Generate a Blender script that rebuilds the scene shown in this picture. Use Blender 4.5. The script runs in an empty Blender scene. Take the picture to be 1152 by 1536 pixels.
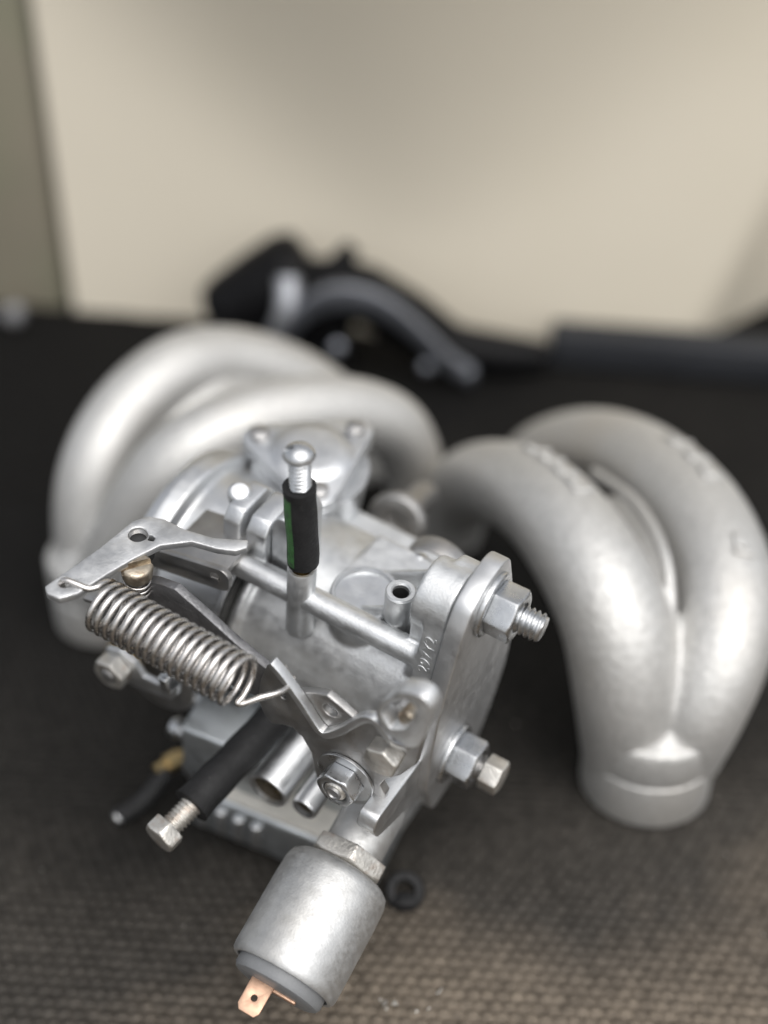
import bpy, bmesh, math, random
import numpy as np
from mathutils import Vector, Matrix
from math import pi, sin, cos, radians

random.seed(7)
rng = np.random.default_rng(7)
SC = bpy.context.scene
COL = SC.collection
MM = 0.001

# ------------------------------------------------------------------ camera
cam_d = bpy.data.cameras.new("camera")
cam = bpy.data.objects.new("camera", cam_d)
COL.objects.link(cam)
cam.location = (0, 0, 0.323)
cam.rotation_euler = (radians(90 - 33), 0, 0)
cam_d.sensor_fit = 'VERTICAL'
cam_d.sensor_height = 36.0
cam_d.lens = 46.875
cam_d.clip_start = 0.01
cam_d.clip_end = 500
cam_d.dof.use_dof = True
cam_d.dof.focus_distance = 0.341
cam_d.dof.aperture_fstop = 3.6
SC.camera = cam

# ------------------------------------------------------------------ sky and sun
SUN_EL, SUN_AZ = radians(56), radians(156)          # azimuth from +Y towards +X
world = bpy.data.worlds.new("World")
SC.world = world
world.use_nodes = True
nt = world.node_tree
bg = nt.nodes["Background"]
sky = nt.nodes.new("ShaderNodeTexSky")
sky.sky_type = 'NISHITA'
sky.sun_disc = False
sky.sun_elevation = SUN_EL
sky.sun_rotation = SUN_AZ
sky.dust_density = 4.0
hs = nt.nodes.new("ShaderNodeHueSaturation")
hs.inputs["Saturation"].default_value = 0.22
nt.links.new(sky.outputs[0], hs.inputs["Color"])
nt.links.new(hs.outputs[0], bg.inputs[0])
bg.inputs[1].default_value = 0.15

sun_d = bpy.data.lights.new("sun", 'SUN')
sun_d.energy = 1.0
sun_d.angle = radians(85)
sun_d.color = (1.0, 0.98, 0.945)
sun = bpy.data.objects.new("sun", sun_d)
COL.objects.link(sun)
sdir = Vector((sin(SUN_AZ) * cos(SUN_EL), cos(SUN_AZ) * cos(SUN_EL), sin(SUN_EL)))
sun.rotation_euler = sdir.to_track_quat('Z', 'Y').to_euler()

SC.render.engine = 'CYCLES'
SC.cycles.use_denoising = True
SC.cycles.max_bounces = 8
SC.view_settings.view_transform = 'Standard'
SC.view_settings.look = 'None'
SC.view_settings.exposure = 0.45
SC.view_settings.gamma = 1.0


# ------------------------------------------------------------------ materials
def material(name, base, metal=0.0, rough=0.5, var=0.12, var_scale=60.0, grain=0.0, grain_scale=900.0,
             tint=None, tint_scale=40.0, tint_amt=0.3, rough_var=0.08, spec=0.5, stretch=None, tint_lo=0.5, grain_dist=0.0004):
    """Principled surface with colour mottling, roughness variation and a fine bump, in object space."""
    m = bpy.data.materials.new(name)
    m.use_nodes = True
    n, l = m.node_tree.nodes, m.node_tree.links
    p = n["Principled BSDF"]
    p.inputs["Metallic"].default_value = metal
    p.inputs["Specular IOR Level"].default_value = spec
    tc = n.new("ShaderNodeTexCoord")
    src = tc.outputs["Object"]
    if stretch:
        mp = n.new("ShaderNodeMapping")
        mp.inputs["Scale"].default_value = stretch
        l.new(src, mp.inputs[0])
        src = mp.outputs[0]
    nz = n.new("ShaderNodeTexNoise")
    nz.inputs["Scale"].default_value = var_scale
    nz.inputs["Detail"].default_value = 6
    l.new(src, nz.inputs["Vector"])
    r = n.new("ShaderNodeValToRGB")
    lo = [max(0, c * (1 - var)) for c in base]
    hi = [min(1, c * (1 + var)) for c in base]
    r.color_ramp.elements[0].position = 0.3
    r.color_ramp.elements[1].position = 0.7
    r.color_ramp.elements[0].color = (*lo, 1)
    r.color_ramp.elements[1].color = (*hi, 1)
    l.new(nz.outputs["Fac"], r.inputs[0])
    colour = r.outputs[0]
    if tint:
        nz2 = n.new("ShaderNodeTexNoise")
        nz2.inputs["Scale"].default_value = tint_scale
        nz2.inputs["Detail"].default_value = 4
        l.new(src, nz2.inputs["Vector"])
        mr = n.new("ShaderNodeMapRange")
        mr.inputs["From Min"].default_value = tint_lo
        mr.inputs["From Max"].default_value = tint_lo + 0.2
        mr.inputs["To Max"].default_value = tint_amt
        l.new(nz2.outputs["Fac"], mr.inputs[0])
        mx = n.new("ShaderNodeMix")
        mx.data_type = 'RGBA'
        l.new(mr.outputs[0], mx.inputs[0])
        l.new(colour, mx.inputs[6])
        mx.inputs[7].default_value = (*tint, 1)
        colour = mx.outputs[2]
    l.new(colour, p.inputs["Base Color"])
    nr = n.new("ShaderNodeTexNoise")
    nr.inputs["Scale"].default_value = var_scale * 2.7
    nr.inputs["Detail"].default_value = 5
    l.new(src, nr.inputs["Vector"])
    mr2 = n.new("ShaderNodeMapRange")
    mr2.inputs["To Min"].default_value = max(0.02, rough - rough_var)
    mr2.inputs["To Max"].default_value = min(1, rough + rough_var)
    mr2.inputs["From Min"].default_value = 0.3
    mr2.inputs["From Max"].default_value = 0.7
    l.new(nr.outputs["Fac"], mr2.inputs[0])
    l.new(mr2.outputs[0], p.inputs["Roughness"])
    if grain > 0:
        ng = n.new("ShaderNodeTexNoise")
        ng.inputs["Scale"].default_value = grain_scale
        ng.inputs["Detail"].default_value = 4
        l.new(src, ng.inputs["Vector"])
        b = n.new("ShaderNodeBump")
        b.inputs["Strength"].default_value = grain
        b.inputs["Distance"].default_value = grain_dist
        l.new(ng.outputs["Fac"], b.inputs["Height"])
        l.new(b.outputs[0], p.inputs["Normal"])
    return m


M = {}
M['cast'] = material("cast_aluminium", (0.60, 0.61, 0.62), 0.96, 0.38, 0.10, 90, 0.6, 1500, grain_dist=0.0001, tint=(0.42, 0.41, 0.39), tint_scale=70, tint_amt=0.35)
M['cast_paint'] = material("blasted_cast_aluminium", (0.64, 0.65, 0.655), 0.93, 0.45, 0.14, 150, 0.7, 1700, rough_var=0.1, grain_dist=0.00012, tint=(0.36, 0.33, 0.28), tint_scale=42, tint_amt=0.25, tint_lo=0.55)
M['manifold'] = material("sand_cast_aluminium", (0.53, 0.525, 0.51), 0.8, 0.57, 0.10, 420, 0.9, 480, tint=(0.47, 0.42, 0.35), tint_scale=14, tint_amt=0.35, rough_var=0.05)
M['bowl'] = material("blue_grey_passivated_casting", (0.47, 0.495, 0.51), 0.92, 0.42, 0.12, 120, 0.2, 1500)
M['phosphate'] = material("dark_phosphated_steel", (0.17, 0.17, 0.175), 0.85, 0.52, 0.2, 300, 0.4, 1200, tint=(0.4, 0.4, 0.4), tint_scale=800, tint_amt=0.6, tint_lo=0.62)
M['zinc'] = material("zinc_plated_steel", (0.55, 0.56, 0.57), 1.0, 0.30, 0.12, 150, 0.15, 1600)
M['dull'] = material("dull_grey_steel", (0.36, 0.355, 0.35), 0.95, 0.42, 0.16, 130, 0.2, 1400, tint=(0.30, 0.26, 0.21), tint_scale=120, tint_amt=0.35)
M['bolt'] = material("weathered_bolt_steel", (0.60, 0.58, 0.54), 0.9, 0.40, 0.18, 250, 0.45, 1300, tint=(0.34, 0.20, 0.12), tint_scale=260, tint_amt=0.5, tint_lo=0.56)
M['aged'] = material("aged_bronze_steel", (0.40, 0.35, 0.28), 0.95, 0.36, 0.25, 260, 0.3, 1500, tint=(0.16, 0.10, 0.06), tint_scale=300, tint_amt=0.6)
M['spring'] = material("spring_steel", (0.56, 0.54, 0.52), 1.0, 0.26, 0.14, 200, 0.0)
M['brass'] = material("brass", (0.62, 0.47, 0.24), 1.0, 0.33, 0.15, 200, 0.1, 1500)
M['copper'] = material("copper_terminal", (0.50, 0.33, 0.235), 0.85, 0.5, 0.12, 200, 0.1, 1500)
M['rubber'] = material("black_rubber", (0.012, 0.012, 0.0125), 0.0, 0.62, 0.25, 200, 0.5, 900, spec=0.3, tint=(0.10, 0.10, 0.095), tint_scale=900, tint_amt=0.5, tint_lo=0.66)
M['green'] = material("green_stripe_paint", (0.030, 0.10, 0.028), 0.0, 0.55, 0.3, 400, 0.3, 1200, tint=(0.02, 0.02, 0.02), tint_scale=500, tint_amt=0.7)
M['plastic'] = material("grey_plastic", (0.16, 0.165, 0.17), 0.0, 0.45, 0.08, 200, 0.15, 1500)
M['gasket'] = material("pale_gasket", (0.60, 0.58, 0.53), 0.1, 0.7, 0.1, 200, 0.2, 900)
M['dark_gasket_and_gap_shade'] = material("dark_gasket_and_gap_shade", (0.05, 0.05, 0.048), 0.0, 0.7, 0.2, 200)
M['bore'] = material("shaded_bore", (0.05, 0.05, 0.05), 0.6, 0.55, 0.2, 200)  # near black: shade inside the holes painted as colour
M['lever'] = material("chalky_cast_lever", (0.46, 0.465, 0.47), 0.85, 0.46, 0.14, 200, 0.8, 1500, grain_dist=0.00012, tint=(0.80, 0.80, 0.79), tint_scale=75, tint_amt=0.75, tint_lo=0.47)
M['can'] = material("blasted_steel_can", (0.49, 0.495, 0.495), 0.9, 0.52, 0.12, 300, 0.45, 1700, rough_var=0.08, grain_dist=0.00014, stretch=(1, 1, 0.5), tint=(0.40, 0.37, 0.32), tint_scale=30, tint_amt=0.4, tint_lo=0.5)
M['dark_steel'] = material("dark_grey_steel", (0.20, 0.21, 0.235), 0.9, 0.42, 0.15, 60)
M['plate'] = material("rolled_flange_metal", (0.58, 0.585, 0.59), 0.95, 0.42, 0.10, 150, 0.35, 1900, grain_dist=0.00008, rough_var=0.06)
M['jet_shade'] = material("shaded_jet_bore", (0.055, 0.045, 0.032), 0.2, 0.6, 0.3, 300)  # dark brown: shade inside the jet tubes painted as colour
M['black_paint'] = material("black_enamel", (0.004, 0.004, 0.0045), 0.0, 0.5, 0.2, 100, spec=0.12)
M['steel'] = material("brushed_steel", (0.50, 0.51, 0.54), 0.9, 0.38, 0.15, 60)
M['trim'] = material("dark_grey_trim", (0.022, 0.0235, 0.027), 0.0, 0.55, 0.15, 30, spec=0.25)
M['concrete'] = material("concrete", (0.34, 0.33, 0.31), 0.0, 0.85, 0.15, 6, 0.2, 60)
M['olive'] = material("olive_brown_shade", (0.20, 0.18, 0.135), 0.0, 0.6, 0.12, 9, tint=(0.15, 0.18, 0.10), tint_scale=6, tint_amt=0.6)  # dark olive tone painted for the wall's shaded end
M['chip'] = material("pale_grit", (0.55, 0.53, 0.48), 0.0, 0.7, 0.2, 300)


# ------------------------------------------------------------------ geometry builders (mm in, metres out)
def V3(p):
    return Vector(p)


def basis(n, ref=None):
    n = Vector(n).normalized()
    r = Vector(ref) if ref is not None else (Vector((0, 0, 1)) if abs(n.z) < 0.9 else Vector((1, 0, 0)))
    u = (r - n * r.dot(n)).normalized()
    return u, n.cross(u), n


def catmull(pts, per=8):
    """Smooth a list of equal-length tuples."""
    P = [np.array(p, float) for p in pts]
    P = [2 * P[0] - P[1]] + P + [2 * P[-1] - P[-2]]
    out = []
    for i in range(1, len(P) - 2):
        for k in range(per):
            t = k / per
            a, b, c, d = P[i - 1], P[i], P[i + 1], P[i + 2]
            out.append(0.5 * (2 * b + (c - a) * t + (2 * a - 5 * b + 4 * c - d) * t * t + (3 * b - a - 3 * c + d) * t ** 3))
    out.append(P[-2])
    return out


OFFSET = [Vector((0, 0, 0))]
MIRROR = [False]                                    # the carburettor's working axes (a, b, v) are left handed: b is flipped on export


def flip(p):
    return Vector((p[0], -p[1], p[2])) if MIRROR[0] else Vector(p)


class Geo:
    def __init__(self):
        self.v, self.f = [], []

    def add(self, verts, faces):
        o = len(self.v)
        self.v += [tuple(p) for p in verts]
        self.f += [tuple(i + o for i in f) for f in faces]
        return self

    def rings(self, rings, cap0=True, cap1=True, loop=True):
        n = len(rings[0])
        vs = [p for r in rings for p in r]
        fs = []
        for i in range(len(rings) - 1):
            for k in range(n if loop else n - 1):
                a, b = i * n + k, i * n + (k + 1) % n
                fs.append((a, b, b + n, a + n))
        if cap0:
            fs.append(tuple(reversed(range(n))))
        if cap1:
            fs.append(tuple(range((len(rings) - 1) * n, len(rings) * n)))
        return self.add(vs, fs)

    def lathe(self, o, n, prof, seg=32, ref=None, closed=False, phase=0.0):
        """prof: (height along n, radius); closed joins last ring to first (a tube wall)."""
        u, w, n = basis(n, ref)
        o = Vector(o)
        rs = []
        for h, r in prof:
            rs.append([o + n * h + (u * cos(2 * pi * k / seg + phase) + w * sin(2 * pi * k / seg + phase)) * max(r, 1e-4) for k in range(seg)])
        if closed:
            rs.append(rs[0])
            return self.rings(rs, False, False)
        return self.rings(rs)

    def tube(self, pts, r, seg=16, caps=True, squash=None):
        pts = [Vector(p[:3]) for p in pts]
        rr = r if hasattr(r, '__len__') else [r] * len(pts)
        rs = []
        t = (pts[1] - pts[0]).normalized()
        u, w, _ = basis(t)
        for i, p in enumerate(pts):
            if i == 0:
                tt = (pts[1] - pts[0])
            elif i == len(pts) - 1:
                tt = (pts[-1] - pts[-2])
            else:
                tt = (pts[i + 1] - pts[i - 1])
            tt.normalize()
            u = (u - tt * u.dot(tt)).normalized()
            w = tt.cross(u)
            rs.append([p + (u * cos(2 * pi * k / seg) + w * sin(2 * pi * k / seg)) * rr[i] for k in range(seg)])
        return self.rings(rs, caps, caps)

    def box(self, c, size, ux=(1, 0, 0), uy=(0, 1, 0)):
        c, ux, uy = Vector(c), Vector(ux).normalized(), Vector(uy).normalized()
        uz = ux.cross(uy)
        sx, sy, sz = [s / 2 for s in size]
        vs = [c + ux * (sx * i) + uy * (sy * j) + uz * (sz * k) for k in (-1, 1) for j in (-1, 1) for i in (-1, 1)]
        return self.add(vs, [(0, 2, 3, 1), (4, 5, 7, 6), (0, 1, 5, 4), (2, 6, 7, 3), (0, 4, 6, 2), (1, 3, 7, 5)])

    def prism(self, poly, o, ux, uy, t, holes=()):
        """Plate: 2D outline (with round or polygon holes) in the plane o, ux, uy, thickness t along ux x uy."""
        o, ux, uy = Vector(o), Vector(ux).normalized(), Vector(uy).normalized()
        n = ux.cross(uy).normalized()
        loops = [list(poly)]
        for h in holes:
            if len(h) == 3 and not hasattr(h[0], '__len__'):
                loops.append([(h[0] + h[2] * cos(2 * pi * k / 24), h[1] + h[2] * sin(2 * pi * k / 24)) for k in range(24)])
            else:
                loops.append(list(h))
        bm = bmesh.new()
        edges = []
        idx = []
        for lp in loops:
            vs = [bm.verts.new((x, y, 0)) for x, y in lp]
            idx.append(vs)
            edges += [bm.edges.new((vs[i], vs[(i + 1) % len(vs)])) for i in range(len(vs))]
        bm.verts.index_update()
        if holes:
            bmesh.ops.triangle_fill(bm, edges=edges, use_beauty=True, use_dissolve=False, normal=(0, 0, 1))
            tris = [[v.index for v in f.verts] for f in bm.faces]
            nrm = [f.normal.z for f in bm.faces]
        else:
            tris, nrm = [list(range(len(poly)))], [1]
        bm.normal_update()
        flat = [p for lp in loops for p in lp]
        N = len(flat)
        vs = [o + ux * x + uy * y for x, y in flat] + [o + ux * x + uy * y + n * t for x, y in flat]
        fs = []
        for tr in tris:
            a = sum((flat[tr[i]][0] * flat[tr[(i + 1) % len(tr)]][1] - flat[tr[(i + 1) % len(tr)]][0] * flat[tr[i]][1]) for i in range(len(tr)))
            if a < 0:
                tr = tr[::-1]
            fs.append(tuple(i + N for i in tr))
            fs.append(tuple(reversed(tr)))
        st = 0
        for q, lp in enumerate(loops):
            k = len(lp)
            a = sum(lp[i][0] * lp[(i + 1) % k][1] - lp[(i + 1) % k][0] * lp[i][1] for i in range(k))
            ccw = a > 0
            want = (q == 0)
            for i in range(k):
                i0, i1 = st + i, st + (i + 1) % k
                f = (i0, i1, i1 + N, i0 + N)
                fs.append(f if ccw == want else f[::-1])
            st += k
        bm.free()
        return self.add(vs, fs)

    def thread(self, o, n, r, length, pitch=1.0, depth=0.55, seg=28, per=6, taper=0.0):
        """Screw thread: a helical ridge on a rod, closed at both ends, the tip chamfered."""
        u, w, n = basis(n)
        o = Vector(o)
        rows = max(4, int(length / pitch * per))
        rs = []
        for i in range(rows + 1):
            h = length * i / rows
            ring = []
            for k in range(seg):
                ph = (h / pitch + (k if MIRROR[0] else -k) / seg) % 1.0
                d = depth * (0.5 - 0.5 * cos(2 * pi * ph)) ** 0.8
                rad = r - d
                lim = r - max(0, (h - (length - r * 0.22)) * 0.9)
                rad = min(rad, lim)
                ring.append(o + n * h + (u * cos(2 * pi * k / seg) + w * sin(2 * pi * k / seg)) * rad)
            rs.append(ring)
        return self.rings(rs)

    def hexa(self, o, n, af, h, ref=None, dome=0.6, hole=0.0):
        """Hexagon nut or bolt head with chamfered corners (chamfer cut as a real cone)."""
        R = af / math.sqrt(3)
        u, w, n = basis(n, ref)
        o = Vector(o)
        seg = 36

        def ring(hh, cut):
            out = []
            for k in range(seg):
                a = 2 * pi * k / seg
                m = ((a + pi / 6) % (pi / 3)) - pi / 6
                rad = min((af / 2) / cos(((a) % (pi / 3)) - pi / 6), cut)
                out.append(o + n * hh + (u * cos(a) + w * sin(a)) * rad)
            return out
        c = (R - af / 2 * 0.97) * dome
        rs = [ring(0, R * 0.985), ring(h - c * 1.0, R), ring(h - c * 0.45, R - (R - af / 2) * 0.62), ring(h, af / 2 * 0.955)]
        if hole > 0:
            for hh in (h, h * 0.45):
                rs.append([o + n * hh + (u * cos(2 * pi * k / seg) + w * sin(2 * pi * k / seg)) * hole for k in range(seg)])
        return self.rings(rs)

    def mesh(self, name, smooth=38):
        me = bpy.data.meshes.new(name)
        me.from_pydata([tuple(flip(p) * MM) for p in self.v], [], self.f)
        bm = bmesh.new()
        bm.from_mesh(me)
        bmesh.ops.recalc_face_normals(bm, faces=bm.faces)
        bm.to_mesh(me)
        bm.free()
        finish(me, smooth)
        return me


def finish(me, smooth=38):
    me.polygons.foreach_set("use_smooth", [True] * len(me.polygons))
    if smooth:
        me.set_sharp_from_angle(angle=radians(smooth))
    me.update()


def build(name, geo, mat, parent=None, bevel=0.0, smooth=38, voxel=0.0, soft=0, label=None, kind=None, rough=0.0):
    me = geo.mesh(name, smooth)
    if parent is not None and OFFSET[0].length > 0:
        me.transform(Matrix.Translation(-flip(OFFSET[0]) * MM))
    o = bpy.data.objects.new(name, me)
    COL.objects.link(o)
    if voxel or bevel:
        if voxel:
            md = o.modifiers.new("r", 'REMESH')
            md.mode = 'VOXEL'
            md.voxel_size = voxel * MM
            if soft:
                ms = o.modifiers.new("s", 'SMOOTH')
                ms.iterations = soft
                ms.factor = 0.5
        if bevel:
            mb = o.modifiers.new("b", 'BEVEL')
            mb.width = bevel * MM
            mb.segments = 2
            mb.limit_method = 'ANGLE'
            mb.angle_limit = radians(32)
        dg = bpy.context.evaluated_depsgraph_get()
        me2 = bpy.data.meshes.new_from_object(o.evaluated_get(dg))
        o.modifiers.clear()
        o.data = me2
        me2.name = name
        finish(me2, 0 if voxel else smooth + 12)
    o.data.materials.clear()
    o.data.materials.append(mat)
    if parent is not None:
        o.parent = parent
    if label:
        o["label"] = label
    if kind:
        o["kind"] = kind
    return o


def carve(o, geo):
    """Subtract a solid (in the same working coordinates) from an already built part."""
    me = geo.mesh("cutter", 0)
    me.transform(Matrix.Translation(-flip(OFFSET[0]) * MM))
    c = bpy.data.objects.new("cutter", me)
    COL.objects.link(c)
    c.parent = o.parent
    md = o.modifiers.new("c", 'BOOLEAN')
    md.operation, md.object, md.solver = 'DIFFERENCE', c, 'EXACT'
    dg = bpy.context.evaluated_depsgraph_get()
    me2 = bpy.data.meshes.new_from_object(o.evaluated_get(dg))
    o.modifiers.clear()
    o.data = me2
    finish(me2, 38)
    bpy.data.objects.remove(c)


def thing(name, label, cat, loc, rot=None, group=None):
    o = bpy.data.objects.new(name, None)
    o.empty_display_size = 0.01
    COL.objects.link(o)
    o.location = loc
    if rot is not None:
        o.rotation_euler = rot.to_euler()
    o["label"], o["category"] = label, cat
    if group:
        o["group"] = group
    return o


def tag(o, label, cat, group=None):
    o["label"], o["category"] = label, cat
    if group:
        o["group"] = group
    return o


def glyph(name, text, size, depth, mat, parent, origin, ux, uy, label=None):
    """Raised lettering as a real extruded mesh."""
    cu = bpy.data.curves.new(name, 'FONT')
    cu.body = text
    cu.size = size * MM
    cu.extrude = depth * MM
    cu.bevel_depth = 0.08 * MM
    cu.resolution_u = 4
    t = bpy.data.objects.new(name, cu)
    COL.objects.link(t)
    dg = bpy.context.evaluated_depsgraph_get()
    me = bpy.data.meshes.new_from_object(t.evaluated_get(dg))
    bpy.data.objects.remove(t)
    bpy.data.curves.remove(cu)
    ux, uy = flip(ux).normalized(), flip(uy).normalized()
    n = ux.cross(uy).normalized()
    uy = n.cross(ux)
    mt = Matrix((ux, uy, n)).transposed().to_4x4()
    mt.translation = flip(Vector(origin) - OFFSET[0]) * MM
    me.transform(mt)
    me.name = name
    o = bpy.data.objects.new(name, me)
    COL.objects.link(o)
    me.materials.clear()
    me.materials.append(mat)
    o.parent = parent
    return o


# ------------------------------------------------------------------ ground, mat, wall
def sheet(name, xs, ys, hf, mat, z=0.0):
    X, Y = np.meshgrid(xs, ys)
    Z = hf(X, Y) + z
    nx, ny = len(xs), len(ys)
    co = np.stack([X, Y, Z], -1).reshape(-1, 3) * MM
    i = np.arange(nx * ny).reshape(ny, nx)
    q = np.stack([i[:-1, :-1], i[:-1, 1:], i[1:, 1:], i[1:, :-1]], -1).reshape(-1, 4)
    me = bpy.data.meshes.new(name)
    me.vertices.add(len(co))
    me.vertices.foreach_set("co", co.ravel())
    me.loops.add(q.size)
    me.loops.foreach_set("vertex_index", q.ravel())
    me.polygons.add(len(q))
    me.polygons.foreach_set("loop_start", np.arange(len(q)) * 4)
    me.update(calc_edges=True)
    me.polygons.foreach_set("use_smooth", np.ones(len(q), bool))
    o = bpy.data.objects.new(name, me)
    COL.objects.link(o)
    me.materials.append(mat)
    return o


g = Geo().add([(-60000, -60000, -6), (60000, -60000, -6), (60000, 60000, -6), (-60000, 60000, -6)], [(0, 1, 2, 3)])
o = build("ground", g, M['concrete'])
o["kind"] = "structure"


def mat_material():
    m = bpy.data.materials.new("woven_rubber_mat")
    m.use_nodes = True
    n, l = m.node_tree.nodes, m.node_tree.links
    p = n["Principled BSDF"]
    p.inputs["Specular IOR Level"].default_value = 0.12
    p.inputs["Roughness"].default_value = 0.72
    tc = n.new("ShaderNodeTexCoord")
    big = n.new("ShaderNodeTexNoise")
    big.inputs["Scale"].default_value = 7
    big.inputs["Detail"].default_value = 5
    l.new(tc.outputs["Object"], big.inputs["Vector"])
    fine = n.new("ShaderNodeTexNoise")
    fine.inputs["Scale"].default_value = 220
    fine.inputs["Detail"].default_value = 5
    l.new(tc.outputs["Object"], fine.inputs["Vector"])
    # brown dust towards the near edge; shade farther back painted into the ramp
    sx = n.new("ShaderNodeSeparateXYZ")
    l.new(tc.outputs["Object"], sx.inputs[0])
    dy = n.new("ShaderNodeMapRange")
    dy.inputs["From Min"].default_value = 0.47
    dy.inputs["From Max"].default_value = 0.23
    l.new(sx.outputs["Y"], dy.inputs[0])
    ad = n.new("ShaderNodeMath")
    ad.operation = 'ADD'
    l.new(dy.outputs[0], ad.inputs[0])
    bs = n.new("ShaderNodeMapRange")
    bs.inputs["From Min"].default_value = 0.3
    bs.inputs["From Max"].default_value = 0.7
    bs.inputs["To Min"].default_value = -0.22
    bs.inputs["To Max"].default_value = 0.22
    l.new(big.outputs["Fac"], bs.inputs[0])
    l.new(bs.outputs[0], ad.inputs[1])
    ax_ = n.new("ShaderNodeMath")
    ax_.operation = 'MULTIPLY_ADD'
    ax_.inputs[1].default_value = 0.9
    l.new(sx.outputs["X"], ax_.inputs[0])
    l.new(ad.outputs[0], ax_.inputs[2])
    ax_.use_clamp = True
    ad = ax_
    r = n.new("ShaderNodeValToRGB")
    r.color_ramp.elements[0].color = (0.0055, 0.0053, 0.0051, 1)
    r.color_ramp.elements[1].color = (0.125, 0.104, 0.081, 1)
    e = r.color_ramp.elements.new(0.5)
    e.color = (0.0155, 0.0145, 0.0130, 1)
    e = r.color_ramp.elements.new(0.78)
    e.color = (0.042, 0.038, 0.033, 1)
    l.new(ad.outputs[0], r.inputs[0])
    ml = n.new("ShaderNodeMix")
    ml.data_type = 'RGBA'
    ml.blend_type = 'MULTIPLY'
    ml.inputs[0].default_value = 1
    fr = n.new("ShaderNodeMapRange")
    fr.inputs["From Min"].default_value = 0.35
    fr.inputs["From Max"].default_value = 0.68
    fr.inputs["To Min"].default_value = 0.75
    fr.inputs["To Max"].default_value = 1.3
    l.new(fine.outputs["Fac"], fr.inputs[0])
    l.new(r.outputs[0], ml.inputs[6])
    l.new(fr.outputs[0], ml.inputs[7])
    l.new(ml.outputs[2], p.inputs["Base Color"])
    b = n.new("ShaderNodeBump")
    b.inputs["Strength"].default_value = 0.4
    b.inputs["Distance"].default_value = 0.0005
    l.new(fine.outputs["Fac"], b.inputs["Height"])
    l.new(b.outputs[0], p.inputs["Normal"])
    return m


def mat_height(X, Y):
    a = radians(-4)
    U = (X * cos(a) + Y * sin(a)) / 4.1
    W = (-X * sin(a) + Y * cos(a)) / 3.6
    row = np.floor(W)
    U = U + 0.5 * (row % 2) + 0.06 * np.sin(row * 12.9898)
    cu = np.abs(np.cos(pi * U))
    cw = np.sin(pi * (W - row))
    cellj = np.sin(np.floor(U + 0.5) * 78.233 + row * 37.719) * 0.5 + 0.5
    nub = np.clip(cu * 1.5 - 0.18, 0, 1) ** 0.7 * np.clip(cw * 1.45 - 0.22, 0, 1) ** 0.7 * (0.8 + 0.3 * cellj)
    mask = (np.abs(X) < 262) & (Y > 176) & (Y < 734)
    low = 0.8 * np.sin(X / 61.0 + 1) * np.sin(Y / 83.0)
    far = np.clip((470 - Y) / 60, 0, 1)
    return np.where(mask, nub * 1.25, 0.9) - 1.25 + 0 * low


xs = np.concatenate([np.arange(-640, -264, 25), np.arange(-264, 264.1, 0.72), np.arange(285, 640, 25)])
ys = np.concatenate([np.arange(-160, 175, 25), np.arange(176, 500, 0.66), np.arange(500, 735, 1.6), np.arange(735, 900, 20)])
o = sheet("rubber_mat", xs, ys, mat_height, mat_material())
o["kind"] = "structure"


def wall_material():
    m = material("cream_painted_panel", (0.625, 0.572, 0.47), 0.0, 0.45, 0.03, 5, 0.0, tint=(0.55, 0.50, 0.395), tint_scale=5, tint_amt=0.4, rough_var=0.04)
    return m


# wall: a softly dished sheet panel standing across the back of the mat
WA, WB = np.array([-225.0, 722.0]), np.array([213.0, 643.0])
wu = (WB - WA) / np.linalg.norm(WB - WA)
wn = np.array([wu[1], -wu[0]])                     # towards the camera


def wall_pt(s, z):
    """s: distance along the wall from its left reference, z: height."""
    d = 0.0
    # the sheet bellies out towards the top in the middle and turns away at both sides
    zt = max(0.0, z - 55) / 100.0
    d += 25 * zt ** 1.6 * math.exp(-((s - 240) / (36.0 + 60 * zt)) ** 2) if z < 260 else 25 * 2.05 ** 1.6 * math.exp(-((s - 240) / 161.0) ** 2)
    e1 = 384 + 0.36 * z
    if s > e1:
        q_ = min(s - e1, 75)
        d -= 1.3 * q_ * min(1, q_ / 30.0)
    p = WA + wu * s + wn * d
    return (p[0], p[1], z)


g = Geo()
ss = list(np.linspace(46, 640, 150))
zz = list(np.linspace(-6, 420, 44))
front = [[wall_pt(s, z) for s in ss] for z in zz]
back = [[(p[0] - wn[0] * 12, p[1] - wn[1] * 12, p[2]) for p in r] for r in front]
nx = len(ss)
vs = [p for r in front for p in r] + [p for r in back for p in r]
nf = nx * len(zz)
fs = []
for i in range(len(zz) - 1):
    for k in range(nx - 1):
        a = i * nx + k
        fs.append((a, a + 1, a + nx + 1, a + nx))
        fs.append((nf + a, nf + a + nx, nf + a + nx + 1, nf + a + 1))
for k in range(nx - 1):
    a = (len(zz) - 1) * nx + k
    fs.append((a, a + 1, nf + a + 1, nf + a))
    fs.append((k + 1, k, nf + k, nf + k + 1))
for i in range(len(zz) - 1):
    a, b = i * nx, i * nx + nx - 1
    fs.append((a, a + nx, nf + a + nx, nf + a))
    fs.append((b + nx, b, nf + b, nf + b + nx))
g.add(vs, fs)
wall = thing("wall", "cream painted panel wall standing behind all the metal parts", "wall", (0, 0.70, 0))
OFFSET[0] = Vector((0, 700, 0))
build("panel", g, wall_material(), wall, smooth=60)
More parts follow.
